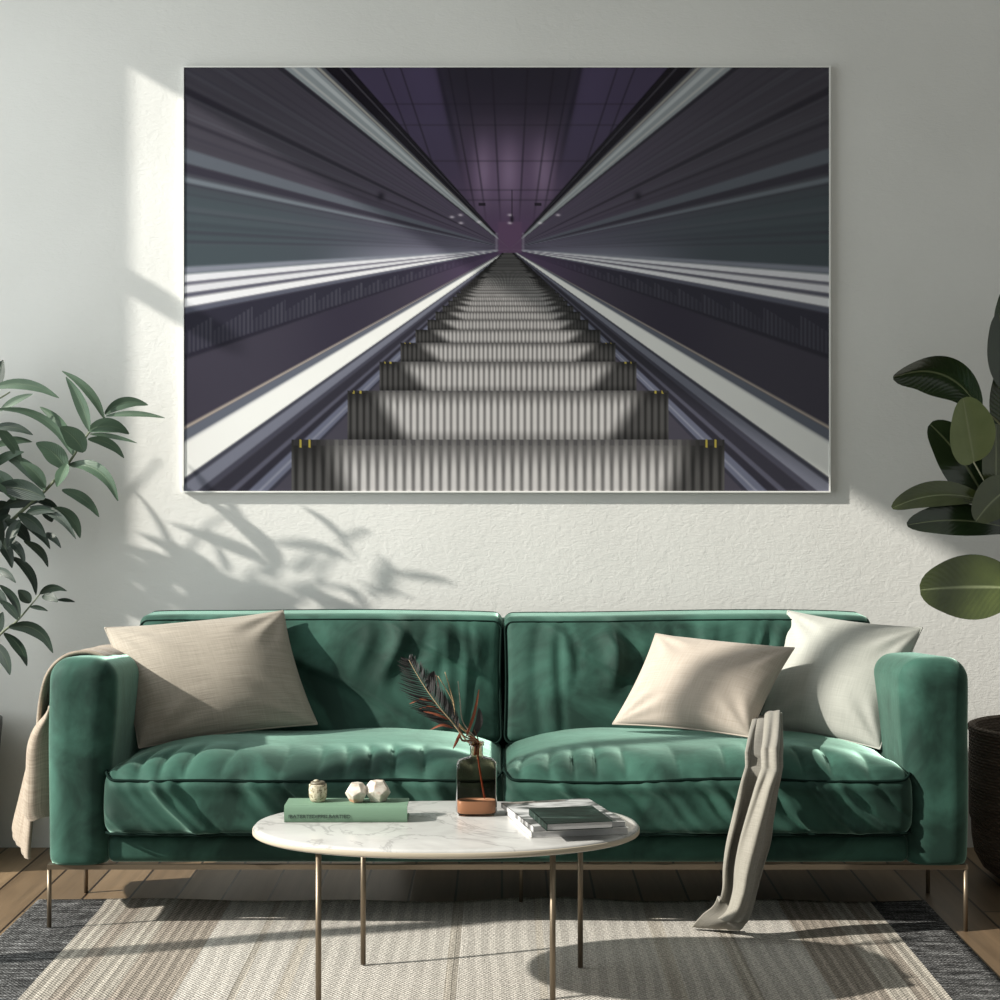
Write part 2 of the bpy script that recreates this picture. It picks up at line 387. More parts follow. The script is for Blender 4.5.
    nos = on * (fr < .05) * far * (rib < .35); lay(nos, (60, 58, 62), .45)
    # lamps and fixtures near the far end
    for lx, ly in ((460.5, 215), (461, 223), (510, 215), (510, 223), (540, 223), (558, 215), (452, 217), (479, 222)): lay(np.exp(-((x - lx) / 2.2) ** 2 - ((y - ly) / 1.1) ** 2), (235, 225, 235), .8)
    for lx in (482, 538): lay((np.abs(x - lx) < 4) * (np.abs(y - 204.5) < 1.6), (30, 26, 34), .85)
    lay((np.abs(x - 512) < .9) * (y > 190) * (y < 222), (30, 26, 34), .8); lay(np.exp(-((x - 512) / 1.6) ** 2 - ((y - 219) / 3) ** 2), (26, 22, 30), .9)
    lay(np.exp(-((x - 381) / 3.5) ** 2 - ((y - 196) / 4) ** 2), (28, 26, 34), .7); lay(np.exp(-((x - 638) / 3.5) ** 2 - ((y - 196) / 4) ** 2), (28, 26, 34), .7)
    lay((np.abs(x - 187) < 0), (0, 0, 0))
    C = np.clip(C, 0, 255) / 255; L = np.where(C <= .04045, C / 12.92, ((C + .055) / 1.055) ** 2.4)
    L = np.clip(L * PRINT_GAIN - .006, .002, .95)
    V = np.stack([(x - HX) * YP / F, np.full_like(x, YP), HC - (y - HY) * YP / F], -1).reshape(-1, 3) - OFF[pic.name]
    i, j = np.meshgrid(np.arange(W_ - 1), np.arange(H_ - 1), indexing='ij'); a = (i * H_ + j).ravel()
    Q = np.stack([a, a + 1, a + H_ + 1, a + H_], -1)
    me = bpy.data.meshes.new('print'); me.vertices.add(len(V)); me.vertices.foreach_set('co', V.ravel())
    me.loops.add(Q.size); me.loops.foreach_set('vertex_index', Q.ravel()); me.polygons.add(len(Q))
    me.polygons.foreach_set('loop_start', np.arange(len(Q)) * 4); me.update(calc_edges=True); me.validate()
    ca = me.color_attributes.new('ink', 'FLOAT_COLOR', 'POINT')
    ca.data.foreach_set('color', np.concatenate([L.reshape(-1, 3), np.ones((len(V), 1))], 1).ravel())
    m = M('glazed_print', rough=.5, spec=.0, Coat_Weight=.55, Coat_Roughness=.06)
    m.i('Base Color', m.n('VertexColor', props={'layer_name': 'ink'})); me.materials.append(m.m)
    o = bpy.data.objects.new('print', me); COL.objects.link(o); o.parent = pic
PRINT_GAIN = 1.05
escalator_print()
fx0, fz0, fx1, fz1 = a0[0] - .0045, a0[2] - .0045, a1[0] + .0045, a1[2] + .0045
mb = MB(); y0, y1 = YP - .003, YW - .001
for b in ((fx0, a0[0], fz0, fz1), (a1[0], fx1, fz0, fz1), (a0[0], a1[0], fz0, a0[2]), (a0[0], a1[0], a1[2], fz1)): mb.box(b[0], b[1], y0, y1, b[2], b[3])
mb.build('frame', WHITE, pic, smooth=False)
MB().box(a0[0], a1[0], YP + .002, YW - .002, a0[2], a1[2]).build('backing_board', M('board', (.02, .02, .02, 1), .9).m, pic, smooth=False)

# ------------------------------------------------------------------ sofa
sofa = thing('sofa', (.015, 4.65, 0), 'dark green velvet two-seat sofa on thin bronze legs against the plaster wall', 'sofa')
SX0, SX1, SXm = -.985, 1.015, .003
YF, YB = 4.30, 5.04
def arm(x0, x1, sd):
    c = ((x0 + x1) / 2, (YF + 5.0) / 2, (.136 + .680) / 2); h = ((x1 - x0) / 2, (5.0 - YF) / 2, (.680 - .136) / 2)
    def df(V):
        V = V.copy(); yy = (V[:, 1] / h[1] + 1) / 2; zz = (V[:, 2] / h[2] + 1) / 2
        V[:, 2] -= .055 * yy * zz
        V[:, 0] *= 1 + .05 * np.sin(zz * PI * .9)
        V[:, 0] += np.where(V[:, 0] * sd < 0, -sd * .018 * sm(zz, .35, .95), 0)          # fuller towards the seat at the top
        V[:, 2] += np.where(zz > .9, .006 * np.cos(V[:, 0] / h[0] * 1.4), 0)
        V[:, 2] = np.maximum(V[:, 2], .167 - c[2] + .0015 * np.abs(V[:, 0]) / h[0])
        V[:, 1] += .0025 * wob(V[:, 0] * 4, V[:, 2] * 4, 5, f=7); V[:, 0] += .003 * wob(V[:, 1] * 3, V[:, 2] * 4, 9, f=6)
        return V
    o = rbox('armrest', c, h, .052, (8, 30, 26), VEL, sofa, df)
arm(-1.134, SX0, -1); arm(SX1, 1.167, 1)
rbox('base', ((SX0 + SX1) / 2, 4.66, .202), ((SX1 - SX0) / 2 + .004, .335, .034), .02, (40, 10, 4), VEL, sofa)
rbox('back_frame', ((SX0 + SX1) / 2, 5.012, .445), ((SX1 - SX0) / 2 + .02, .028, .275), .03, (20, 4, 10), VEL, sofa)
MB().box(-1.134, 1.162, 4.312, 4.326, .155, .167).box(-1.134, 1.162, 4.95, 4.966, .155, .167).box(-1.134, -1.120, 4.326, 4.95, .155, .167).box(1.148, 1.162, 4.326, 4.95, .155, .167).build('rail', BRONZE, sofa, smooth=False)
for lx, ly in ((-1.130, 4.318), (1.157, 4.318), (1.157, 4.70), (-1.130, 4.70), (.05, 4.56)):
    z0 = .0105 if (-1.235 < lx < 1.125 and ly < 4.58) else .0005
    MB().tube([(lx, ly, z0), (lx, ly, .157)], .0056, 10).build('leg', BRONZE, sofa)

def seat(x0, x1, seed):
    zb, zt = .238, .392; y0, y1 = 4.292, 4.90
    c = np.array([(x0 + x1) / 2, (y0 + y1) / 2, (zb + zt) / 2]); h = np.array([(x1 - x0) / 2, (y1 - y0) / 2, (zt - zb) / 2])
    def df(V):
        V = V.copy(); u = V[:, 0] / h[0]; v = V[:, 1] / h[1]; w_ = V[:, 2] / h[2]
        top = sm(w_, .2, 1.0); front = sm(-v, .55, 1.0)
        V[:, 2] += top * (.052 * (1 - np.abs(u) ** 5) * (1 - np.clip(-v, 0, 1) ** 3) - .010 * np.clip(v, 0, 1) + .012 * wob(u * 2, v * 1.4, seed, f=2.2) * (1 - u ** 4))
        # pleats rising from the front seam
        xs_ = u + .05 * wob(u * 2, v * 2, seed + 7, f=3)
        pl = np.sqrt(np.abs(np.sin(xs_ * 19 + 1.5 * np.sin(xs_ * 6 + seed))) + .01) * (.75 + .6 * wob(u, v * .3, seed + 9, f=5))
        V[:, 2] += .021 * pl * sm(-v, .30, .82) * (1 - sm(-v, .92, 1.0)) * top
        # front face: belly and slanting creases
        fr = sm(-v, .9, 1.0) * (1 - sm(np.abs(w_), .75, 1.0))
        V[:, 1] -= fr * (.020 * (1 - u ** 8) + .010 * ridges(u + .14 * w_ + .06 * wob(u * 2, w_, seed + 3, f=3), seed + 1, 26, -1, 1, (.014, .04)))
        V[:, 1] -= .010 * sm(w_, .3, .9) * front * (1 - u ** 6) * (1 - sm(w_, .93, 1.0))
        V[:, 0] += np.sign(u) * .006 * sm(np.abs(u), .9, 1) * (1 - w_ ** 2)
        return V
    o = rbox('seat_cushion', c, h, .034, (150, 40, 14), VEL, sofa, df)
    for zz in (h[2] - .004, -h[2] + .004):
        lp = rrect(h[0] - .002, h[1] - .002, .032)
        pts = df(np.stack([lp[:, 0], lp[:, 1], np.full(len(lp), zz - math.copysign(.006, zz))], 1)) + c
        MB().tube(pts, .0036, 6, closed=True).build('piping', PIPE, o)
seat(SX0 - .004, SXm - .002, 11); seat(SXm + .002, SX1 + .004, 23)

def backc(x0, x1, seed):
    zb, zt = .395, .742; y0, y1 = 4.80, 4.955
    c = np.array([(x0 + x1) / 2, (y0 + y1) / 2, (zb + zt) / 2]); h = np.array([(x1 - x0) / 2, (y1 - y0) / 2, (zt - zb) / 2])
    def df(V):
        V = V.copy(); u = V[:, 0] / h[0]; v = V[:, 1] / h[1]; w_ = V[:, 2] / h[2]
        f = sm(-v, 0, 1) * (1 - u ** 6) * (1 - w_ ** 6)
        V[:, 1] -= f * .030
        p = ridges(u + .10 * wob(u * 1.5, w_ * 1.2, seed, f=3), seed, 18, -.9, .9, (.025, .06)) * sm(w_, -.4, .7)
        q = ridges(u * .75 + w_ * .45 + .12 * wob(u, w_, seed + 2, f=3), seed + 5, 9, -.9, .9, (.03, .08))
        e = ridges(np.abs(u) + .25 * w_ * wob(u, w_, 2, f=2), seed + 8, 5, .55, .95, (.02, .05)) * sm(np.abs(u), .5, .8)
        V[:, 1] -= f * (.015 * p + .013 * q + .010 * e + .020 * wob(u * 1.6, w_ * 1.2, seed + 4, f=2.5))
        V[:, 1] += w_ * .045
        V[:, 2] += sm(w_, .5, 1) * (.006 * wob(u, u * 0, seed, f=5) - .005 * np.abs(u) ** 10)
        V[:, 0] *= 1 - .010 * np.sin((w_ + 1) / 2 * PI) * np.abs(u) ** 4
        return V
    o = rbox('back_cushion', c, h, .024, (120, 12, 60), VEL, sofa, df)
    for yy, ins in ((-h[1] + .003, .014), (h[1] - .03, .0)):
        lp = rrect(h[0] - .003, h[2] - .001 - ins / 2, .024); lp[:, 1] -= ins / 2
        pts = df(np.stack([lp[:, 0], np.full(len(lp), yy), lp[:, 1]], 1)) + c
        MB().tube(pts, .0034, 6, closed=True).build('piping', PIPE, o)
backc(-1.018, SXm - .0005, 31); backc(SXm + .0005, 1.036, 47)

# ------------------------------------------------------------------ throw pillows
def pillow(name, c00, c10, c11, c01, thick, mat, label, seed, cat='pillow'):
    """corners: bottom-left, bottom-right, top-right, top-left seen from the front"""
    c00, c10, c11, c01 = map(np.array, (c00, c10, c11, c01)); N = 56
    t = np.sin(np.linspace(-PI / 2, PI / 2, N)); u, v = np.meshgrid(t, t, indexing='ij')
    nrm = np.cross(c10 - c00 + c11 - c01, c01 - c00 + c11 - c10); nrm /= np.linalg.norm(nrm)
    uu = u * (1 - .050 * (1 - v ** 2)); vv = v * (1 - .055 * (1 - u ** 2))
    a, b = (uu + 1)[..., None] / 2, (vv + 1)[..., None] / 2
    mid = (1 - a) * (1 - b) * c00 + a * (1 - b) * c10 + a * b * c11 + (1 - a) * b * c01
    prof = ((1 - u ** 2) * (1 - v ** 2)) ** .5
    wr = .10 * wob(u * 1.3, v * 1.3, seed, f=4) * prof
    for su, sv in ((-1, -1), (1, -1), (1, 1), (-1, 1)):
        an = np.arctan2(v - sv * 1.02, u - su * 1.02); dd = np.hypot(u - su, v - sv)
        wr = wr + .07 * np.sin(an * 13 + seed) * np.exp(-((dd - .45) / .3) ** 2) * prof
    hgt = thick * (prof + wr)
    A = mid + nrm * hgt[..., None]; Bk = mid - nrm * (thick * prof * .8)[..., None]
    root = thing(name, tuple((c00 + c10) / 2), label, cat)
    idx = np.zeros((2, N, N), int); V = []; n = 0; uv = []
    mb = []
    for k, G in enumerate((A, Bk)):
        for i in range(N):
            for j in range(N):
                if k and (i in (0, N - 1) or j in (0, N - 1)): idx[k, i, j] = idx[0, i, j]; continue
                idx[k, i, j] = n; V.append(G[i, j]); uv.append(((u[i, j] + 1) / 2, (v[i, j] + 1) / 2)); n += 1
    for k in (0, 1):
        for i in range(N - 1):
            for j in range(N - 1):
                q = (idx[k, i, j], idx[k, i + 1, j], idx[k, i + 1, j + 1], idx[k, i, j + 1]); mb.append(q if not k else q[::-1])
    cov = raw('cover', V, mb, mat, root, uv=uv)
    loop = [A[i, 0] for i in range(N)] + [A[N - 1, j] for j in range(1, N)] + [A[i, N - 1] for i in range(N - 2, -1, -1)] + [A[0, j] for j in range(N - 2, 0, -1)]
    MB().tube(loop, .0028, 6, closed=True).build('seam_piping', mat, cov)
    return root
pillow('throw_pillow', P(139, 748, 4.52), P(317, 724, 4.68), P(283, 611, 4.80), P(105, 628, 4.70), .085, LINEN_L, 'large greige linen pillow slumped against the left armrest', 5)
pillow('throw_pillow', P(613, 724, 4.66), P(750, 737, 4.52), P(794, 648, 4.66), P(656, 634, 4.78), .075, LINEN_M, 'smaller beige linen pillow leaning in front of the pale grey pillow', 8)
pillow('throw_pillow', P(757, 728, 4.74), P(880, 749, 4.58), P(922, 628, 4.72), P(788, 611, 4.86), .075, LINEN_R, 'pale grey square pillow tucked beside the right armrest', 13)

# ------------------------------------------------------------------ throws
def solid(o, t):
    md = o.modifiers.new('thickness', 'SOLIDIFY'); md.thickness = t; md.offset = 0
def catmull(pts, n):
    pts = np.asarray(pts, float); m = len(pts); t = np.linspace(0, m - 1, n); out = []
    for x in t:
        i = min(int(x), m - 2); f = x - i
        p0, p1, p2, p3 = pts[max(i - 1, 0)], pts[i], pts[i + 1], pts[min(i + 2, m - 1)]
        out.append(.5 * (2 * p1 + (p2 - p0) * f + (2 * p0 - 5 * p1 + 4 * p2 - p3) * f * f + (3 * p1 - p0 - 3 * p2 + p3) * f ** 3))
    return np.array(out)
# right throw: falls from the seat over the front edge to the rug
rows = [  # left edge px, right edge px, left d, right d, fold depth
    ((752, 722), (781, 718), 4.60, 4.60, .010), ((748, 738), (781, 736), 4.46, 4.46, .020), ((744, 757), (781, 757), 4.33, 4.33, .026), ((741, 772), (779, 775), 4.255, 4.25, .030),
    ((736, 795), (776, 797), 4.235, 4.23, .032), ((730, 820), (773, 820), 4.235, 4.23, .034), ((725, 842), (770, 842), 4.24, 4.235, .034), ((722, 865), (763, 866), 4.245, 4.24, .034),
    ((721, 888), (757, 890), 4.24, 4.235, .03), ((714, 908), (752, 912), 4.235, 4.215, .018), ((702, 917), (745, 925), 4.265, 4.20, .012), ((690, 929.5), (737, 931.5), 4.31, 4.29, .004)]
Lp = catmull([P(*a, c) for a, b, c, d, e in rows], 90); Rp = catmull([P(*b, d) for a, b, c, d, e in rows], 90); Dp = np.interp(np.linspace(0, len(rows) - 1, 90), range(len(rows)), [r_[4] for r_ in rows])
NV = 60; v = np.linspace(0, 1, NV); G = np.zeros((90, NV, 3))
for i in range(90):
    s_ = i / 89
    fold = .75 * np.sin(v * 2 * PI * 1.45 + .5 + s_ * 1.6) + .30 * np.sin(v * 2 * PI * 3.1 + 2 - s_ * 4) + .55 * np.exp(-((v - .40 - .25 * s_) / .10) ** 2) + .12 * np.sin(v * 19 + s_ * 11)
    sway = .13 * np.sin(v * 2 * PI * 1.45 + 2.0 + s_ * 1.6) * np.sin(v * PI) + .03 * np.sin(s_ * 17 + v * 5) * np.sin(v * PI)
    vv = np.clip(v + sway, 0, 1)
    G[i] = Lp[i] * (1 - vv)[:, None] + Rp[i] * vv[:, None]
    n_ = np.array([0, -.8, .6]) if s_ < .22 else np.array([0, -1, .05]) if s_ < .78 else np.array([0, -.5, .8])
    G[i] += n_ * ((fold * .5 + .55) * Dp[i] + .020 * (1 - sm(np.array(s_), .22, .34)))[:, None]
G[..., 2] = np.maximum(G[..., 2], .016)
uv = np.stack(np.meshgrid(np.linspace(0, 3, 90), np.linspace(0, 1, NV), indexing='ij'), -1).reshape(-1, 2)
tq = np.linspace(0, 1, 24); H = np.zeros((80, 24, 3))
for k in range(80):                              # an upper fold lying over the main fall of cloth
    i = k; s_ = i / 89; lo = .40 - .16 * s_ + .05 * math.sin(s_ * 9); hi = .86 - .10 * s_ + .04 * math.sin(s_ * 7 + 1)
    q = lo + (hi - lo) * tq; b0 = Lp[i] * (1 - q)[:, None] + Rp[i] * q[:, None]
    n_ = np.array([0, -.8, .6]) if s_ < .22 else np.array([0, -1, .05])
    H[k] = b0 + n_ * (Dp[i] * (1.05 + .75 * np.sin(tq * PI) ** .6 + .25 * np.sin(tq * 8 + s_ * 6)) + .006 + .020 * (1 - sm(np.array(s_), .22, .34)))[:, None]
H[..., 2] = np.maximum(H[..., 2], .022)
uvh = np.stack(np.meshgrid(np.linspace(0, 2.7, 80), np.linspace(.2, .7, 24), indexing='ij'), -1).reshape(-1, 2)
thr = MB().grid(G).grid(H).build('throw_blanket', THROW, uv=np.concatenate([uv, uvh])); solid(thr, .005)
tag(thr, 'grey throw blanket trailing from the right seat cushion down to the rug', 'blanket')
# second layer of the same blanket on the floor
# left throw: over the left armrest
prof = catmull([(-1.000, .62), (-1.005, .660), (-1.035, .680), (-1.075, .686), (-1.120, .676), (-1.160, .640), (-1.195, .57), (-1.240, .46), (-1.275, .36), (-1.300, .26), (-1.318, .185), (-1.316, .165)], 80)
NW = 46; yv = np.linspace(0, 1, NW); G = np.zeros((80, NW, 3))
for i in range(80):
    s_ = i / 79; hang = float(sm(np.array(s_), .42, .66))
    yy = 4.585 + (yv - .5) * .30
    wv = np.sin(yv * 2 * PI * 2.3 + .6) * .5 + .3 * np.sin(yv * 2 * PI * 5 + 1)
    inner = -1.150 - .012 * np.sin(yv * 9)
    G[i, :, 0] = prof[i, 0] * (1 - hang) + hang * (inner + (prof[i, 0] - inner) * np.minimum(1, .25 + yv * 1.0) ** .8 - .012 * wv); G[i, :, 1] = yy
    G[i, :, 2] = prof[i, 1] - .055 * (yy - 4.43) * (1 - hang) + .003 * wv - .004 + hang * .02 * (yv - .5)
uv = np.stack(np.meshgrid(np.linspace(0, 2.2, 80), np.linspace(0, 1, NW), indexing='ij'), -1).reshape(-1, 2)
mb = MB().grid(G)
fp = catmull([(-1.150, .545), (-1.165, .520), (-1.195, .485), (-1.212, .44), (-1.216, .38), (-1.222, .30), (-1.222, .275), (-1.212, .262)], 40)
G2 = np.zeros((40, 16, 3)); yv2 = np.linspace(0, 1, 16)
for i in range(40):
    a = yv2 * PI
    G2[i, :, 0] = fp[i, 0] + (-1.152 - fp[i, 0]) * (1 - np.cos(a * .5)) + 0; G2[i, :, 1] = 4.425 - .035 * np.sin(a) + .02 * (1 - yv2); G2[i, :, 2] = fp[i, 1] + .004 * np.sin(yv2 * 9)
mb.grid(G2); uv2 = np.stack(np.meshgrid(np.linspace(0, 1, 40), np.linspace(0, .3, 16), indexing='ij'), -1).reshape(-1, 2)
thl = mb.build('throw_blanket', THROW2, uv=np.concatenate([uv, uv2])); solid(thl, .009)
tag(thl, 'taupe knitted throw blanket draped over the outside of the left armrest', 'blanket')

# ------------------------------------------------------------------ coffee table
TX, TY, TZ = -.122, 3.79, .38
tb = thing('coffee_table', (TX, TY, 0), 'oval white marble coffee table on four thin bronze legs', 'table')
n = 96; th = np.arange(n) * 2 * PI / n
def oval(sx, z):
    e = .93
    c_, s_ = np.cos(th), np.sin(th)
    return np.stack([TX + .421 * sx * np.sign(c_) * np.abs(c_) ** e, TY + (.262 + .421 * (sx - 1)) * np.sign(s_) * np.abs(s_) ** e, np.full(n, z)], 1)
prof = [(.001, TZ), (.6, TZ), (.97, TZ), (.992, TZ - .0015), (1, TZ - .005), (1, TZ - .015), (.99, TZ - .019), (.9, TZ - .022), (.001, TZ - .022)]
A = np.array([oval(max(s_, .32) if False else s_, z) if s_ > .5 else np.stack([np.full(n, TX), np.full(n, TY), np.full(n, z)], 1) for s_, z in prof])
MB().grid(A, cv=True).build('tabletop', MARBLE, tb)
RIM = M('beige_stone_rim', srgb(178, 168, 150), .5).m
A = np.array([oval(s_, z) for s_, z in ((1.001, TZ - .0055), (1.004, TZ - .007), (1.004, TZ - .015), (1.001, TZ - .0165), (.995, TZ - .012))])
MB().grid(A, cu=True, cv=True).build('edge_band', RIM, tb)
for lx, ly in ((-.382, 3.60), (.105, 3.585), (-.321, 4.0), (.180, 3.975)):
    MB().tube([(lx, ly, .0105), (lx, ly, TZ - .02)], .0062, 12).build('leg', BRONZE, tb)

# ------------------------------------------------------------------ things on the table
# green book
BK = M('sage_cloth', srgb(106, 136, 114), .75).m
PAGES = M('book_pages', (.66, .64, .58, 1), .9).m
bk0 = on_z(284, 823, TZ); bx0, by0 = bk0[0], bk0[1]; bw, bd, bh = .270, .088, .0375
book = thing('book', (bx0 + bw / 2, by0 + bd / 2, TZ), 'thick sage green hardback lying under the stones and small jar', 'book')
mb = MB(); sh = .011
mb.box(bx0, bx0 + bw, by0 + .006, by0 + bd, TZ + .0005, TZ + .004); mb.box(bx0, bx0 + bw, by0 + .006, by0 + bd, TZ + bh - .0035, TZ + bh)
A = np.array([[(xx, by0 + .007 - .006 * math.sin(a), TZ + .0005 + (bh - .0005) * (1 - math.cos(a)) / 2) for a in np.linspace(0, PI, 14)] for xx in (bx0, bx0 + bw)]); mb.grid(A)
A2 = A.copy(); A2[..., 1] += .003; mb.grid(A2)
mb.build('cover', BK, book, smooth=False)
MB().box(bx0 + .004, bx0 + bw - .004, by0 + .010, by0 + bd - .004, TZ + .004, TZ + bh - .0035).build('pages', PAGES, book, smooth=False)
def text(body, size, name, loc, rot, mat, parent, sx=1.0):
    cu = bpy.data.curves.new(name, 'FONT'); cu.body = body; cu.size = size; cu.extrude = .0002; cu.align_y = 'CENTER'
    t = bpy.data.objects.new(name, cu); COL.objects.link(t)
    dg = bpy.context.evaluated_depsgraph_get(); me = bpy.data.meshes.new_from_object(t.evaluated_get(dg)); bpy.data.objects.remove(t)
    o = bpy.data.objects.new(name, me); COL.objects.link(o); me.materials.append(mat); o.parent = parent
    o.location = Vector(loc) - Vector(OFF[parent.name]); o.rotation_euler = rot; o.scale = (sx, 1, 1); return o
INK = M('dark_ink', (.03, .05, .04, 1), .6).m
text('IBATERTEDIPPEI,BARTIED', .0115, 'spine_title', (bx0 + .009, by0 + .0005, TZ + .0135), (PI / 2, 0, 0), INK, book, 1.06)
ZB = TZ + bh + .0005
# small jar
jp = on_z(318, 801, ZB)
jar = thing('jar', (jp[0], by0 + .05, ZB), 'tiny speckled ceramic jar standing on the green book', 'jar')
jm = M('speckled_ceramic', rough=.6); nn = jm.noise(jm.co(), 160, 3, .7); jm.i('Base Color', jm.ramp(nn, [(.36, srgb(96, 86, 62)), (.5, srgb(184, 176, 152)), (.7, srgb(206, 200, 180))]))
jc = (jp[0], by0 + .05, ZB)
MB().lathe([(.001, 0), (.0145, 0), (.0170, .003), (.0198, .013), (.0202, .026), (.0196, .036), (.0190, .0385), (.0165, .0385), (.0160, .033), (.001, .033)], jc, 28).build('body', jm.m, jar)
MB().lathe([(.001, .0335), (.0150, .0335), (.0160, .0395), (.0160, .0425), (.014, .0440), (.007, .0445), (.001, .0445)], jc, 24).build('lid', M('dark_lid', srgb(104, 98, 82), .5).m, jar)
MB().lathe([(.001, .0447), (.0065, .0447), (.0070, .0460), (.0040, .0475), (.001, .0478)], (jc[0] - .003, jc[1], jc[2]), 12).build('knob', jm.m, jar)
# faceted stones
def stone(px, r, seed, label, yy):
    import bmesh
    bm = bmesh.new(); bmesh.ops.create_icosphere(bm, subdivisions=2, radius=1); rr = random.Random(seed)
    V0 = np.array([v_.co for v_ in bm.verts]); bm.free()
    # intersection of a few half-spaces: gem-like facets
    pl = [np.array([0, 0, -1.]), np.array([0, 0, 1.])]
    for k in range(5):
        for el in (.55, -.45):
            a = k * 2 * PI / 5 + (0 if el > 0 else PI / 5) + rr.uniform(-.12, .12) + seed; pl.append(np.array([math.cos(a) * math.cos(el), math.sin(a) * math.cos(el), math.sin(el)]))
    bm = bmesh.new(); bmesh.ops.create_cube(bm, size=4)
    for q in pl:
        res = bmesh.ops.bisect_plane(bm, geom=bm.verts[:] + bm.edges[:] + bm.faces[:], plane_co=Vector(q) * .9, plane_no=Vector(q), clear_outer=True)
        ed = [e for e in res['geom_cut'] if isinstance(e, bmesh.types.BMEdge)]
        if ed: bmesh.ops.contextual_create(bm, geom=ed)
    bmesh.ops.remove_doubles(bm, verts=bm.verts[:], dist=.01); bmesh.ops.bevel(bm, geom=bm.edges[:], offset=.05, segments=1, affect='EDGES')
    bm.verts.index_update(); V = np.array([v_.co for v_ in bm.verts]); Fc = [tuple(v_.index for v_ in f.verts) for f in bm.faces]; bm.free()
    p = on_z(px, 803, ZB); V = V * r; V[:, 2] -= V[:, 2].min()
    o = raw('faceted_stone', V + np.array([p[0], yy, ZB]), Fc, STONE, smooth=False); return tag(o, label, 'stone')
sm_ = M('pale_stone', rough=.5); nn = sm_.noise(sm_.co(), 45, 4, .6, .5); zz = sm_.noise(sm_.co(scale=(1, 1, 2)), 22, 2)
sm_.i('Base Color', sm_.mix(sm_.ramp(zz, [(.55, g3(0)), (.72, g3(1))]), sm_.ramp(nn, [(.35, srgb(176, 168, 154)), (.6, srgb(218, 212, 202))]), srgb(172, 128, 98))); STONE = sm_.m
stone(356, .0232, 2, 'rounder faceted pale stone on the green book, next to the little jar', by0 + .045)
stone(377, .0252, 5, 'taller faceted pale stone at the book end nearest the bottle', by0 + .052)

# magazines
def slab(name, cx, cy, w_, d_, z0, t, rot, mats, label, cat, group=None):
    root = thing(name, (cx, cy, z0), label, cat, group); c_, s_ = math.cos(rot), math.sin(rot)
    def bx(x0, x1, y0, y1, za, zb):
        V = [(cx + c_ * x - s_ * y, cy + s_ * x + c_ * y, z) for x in (x0, x1) for y in (y0, y1) for z in (za, zb)]
        return V, [(0, 1, 3, 2), (4, 6, 7, 5), (0, 4, 5, 1), (2, 3, 7, 6), (0, 2, 6, 4), (1, 5, 7, 3)]
    m1 = MB(); m1.add(*bx(-w_ / 2, w_ / 2, -d_ / 2, d_ / 2, z0 + t - .0012, z0 + t)); m1.add(*bx(-w_ / 2, w_ / 2, -d_ / 2, d_ / 2, z0, z0 + .0012)); m1.add(*bx(-w_ / 2, -w_ / 2 + .0015, -d_ / 2, d_ / 2, z0, z0 + t))
    m1.build('cover', mats[0], root, smooth=False)
    m2 = MB(); m2.add(*bx(-w_ / 2 + .0015, w_ / 2 - .001, -d_ / 2 + .001, d_ / 2 - .001, z0 + .0012, z0 + t - .0012)); m2.build('pages', mats[1], root, smooth=False); return root
pg = M('magazine_pages', rough=.8); zc_ = pg.sep(pg.co(), 2); pg.i('Base Color', pg.ramp(pg.math('SINE', pg.math('MULTIPLY', zc_, 2600.0)), [(.2, g3(.42)), (.7, g3(.70))])); PG = pg.m
WC = M('white_cover', (.62, .62, .60, 1), .35).m
dc = M('dark_green_cover', rough=.5, spec=.12); cc = dc.co(scale=(6, 30, 1), rot=(0, 0, .5)); nn = dc.noise(cc, 1, 4, .6, 1.2); dc.i('Base Color', dc.ramp(nn, [(.45, (.008, .014, .011)), (.60, (.02, .04, .032)), (.72, (.18, .2, .19))])); DC = dc.m
sc_ = M('monochrome_cover', rough=.3); nn = sc_.noise(sc_.co(scale=(9, 22, 1)), 1, 3, .6, 1); sc_.i('Base Color', sc_.ramp(nn, [(.40, g3(.05)), (.5, g3(.45)), (.6, g3(.62))])); MC = sc_.m
rot = math.radians(12)
slab('magazine', .138, 3.790, .212, .262, TZ + .0005, .0130, rot, (WC, PG), 'white magazine at the bottom of the small stack on the marble table', 'magazine', 'magazines on the coffee table')
slab('magazine', .131, 3.794, .205, .265, TZ + .0140, .0105, rot + .05, (MC, PG), 'black and white magazine in the middle of the table stack', 'magazine', 'magazines on the coffee table')
slab('magazine', .145, 3.690, .142, .165, TZ + .0250, .0150, rot, (DC, PG), 'small glossy dark green magazine lying on top of the white ones', 'magazine', 'magazines on the coffee table')

# bottle
bc = on_z(476.5, 815, TZ); BX, BYc = bc[0], bc[1] + .0
bot = thing('bottle', (BX, BYc, TZ), 'smoky brown glass bottle with copper liquid holding dried stems', 'bottle')
def supell(hx, hy, z, n_=40, e=.62):
    t = np.arange(n_) * 2 * PI / n_; c_, s_ = np.cos(t), np.sin(t)
    return np.stack([BX + hx * np.sign(c_) * np.abs(c_) ** e, BYc + hy * np.sign(s_) * np.abs(s_) ** e, np.full(n_, z)], 1)
gm = bpy.data.materials.new('smoky_glass'); gm.use_nodes = True; nt = gm.node_tree; nt.nodes.clear()
tr = nt.nodes.new('ShaderNodeBsdfTransparent'); tr.inputs[0].default_value = (.62, .50, .43, 1); gl = nt.nodes.new('ShaderNodeBsdfGlossy'); gl.inputs['Roughness'].default_value = .03
fr_ = nt.nodes.new('ShaderNodeLayerWeight'); fr_.inputs[0].default_value = .16; mx = nt.nodes.new('ShaderNodeMixShader'); ou = nt.nodes.new('ShaderNodeOutputMaterial')
nt.links.new(fr_.outputs['Fresnel'], mx.inputs[0]); nt.links.new(tr.outputs[0], mx.inputs[1]); nt.links.new(gl.outputs[0], mx.inputs[2]); nt.links.new(mx.outputs[0], ou.inputs[0])
hw_ = .0462; hd = .024
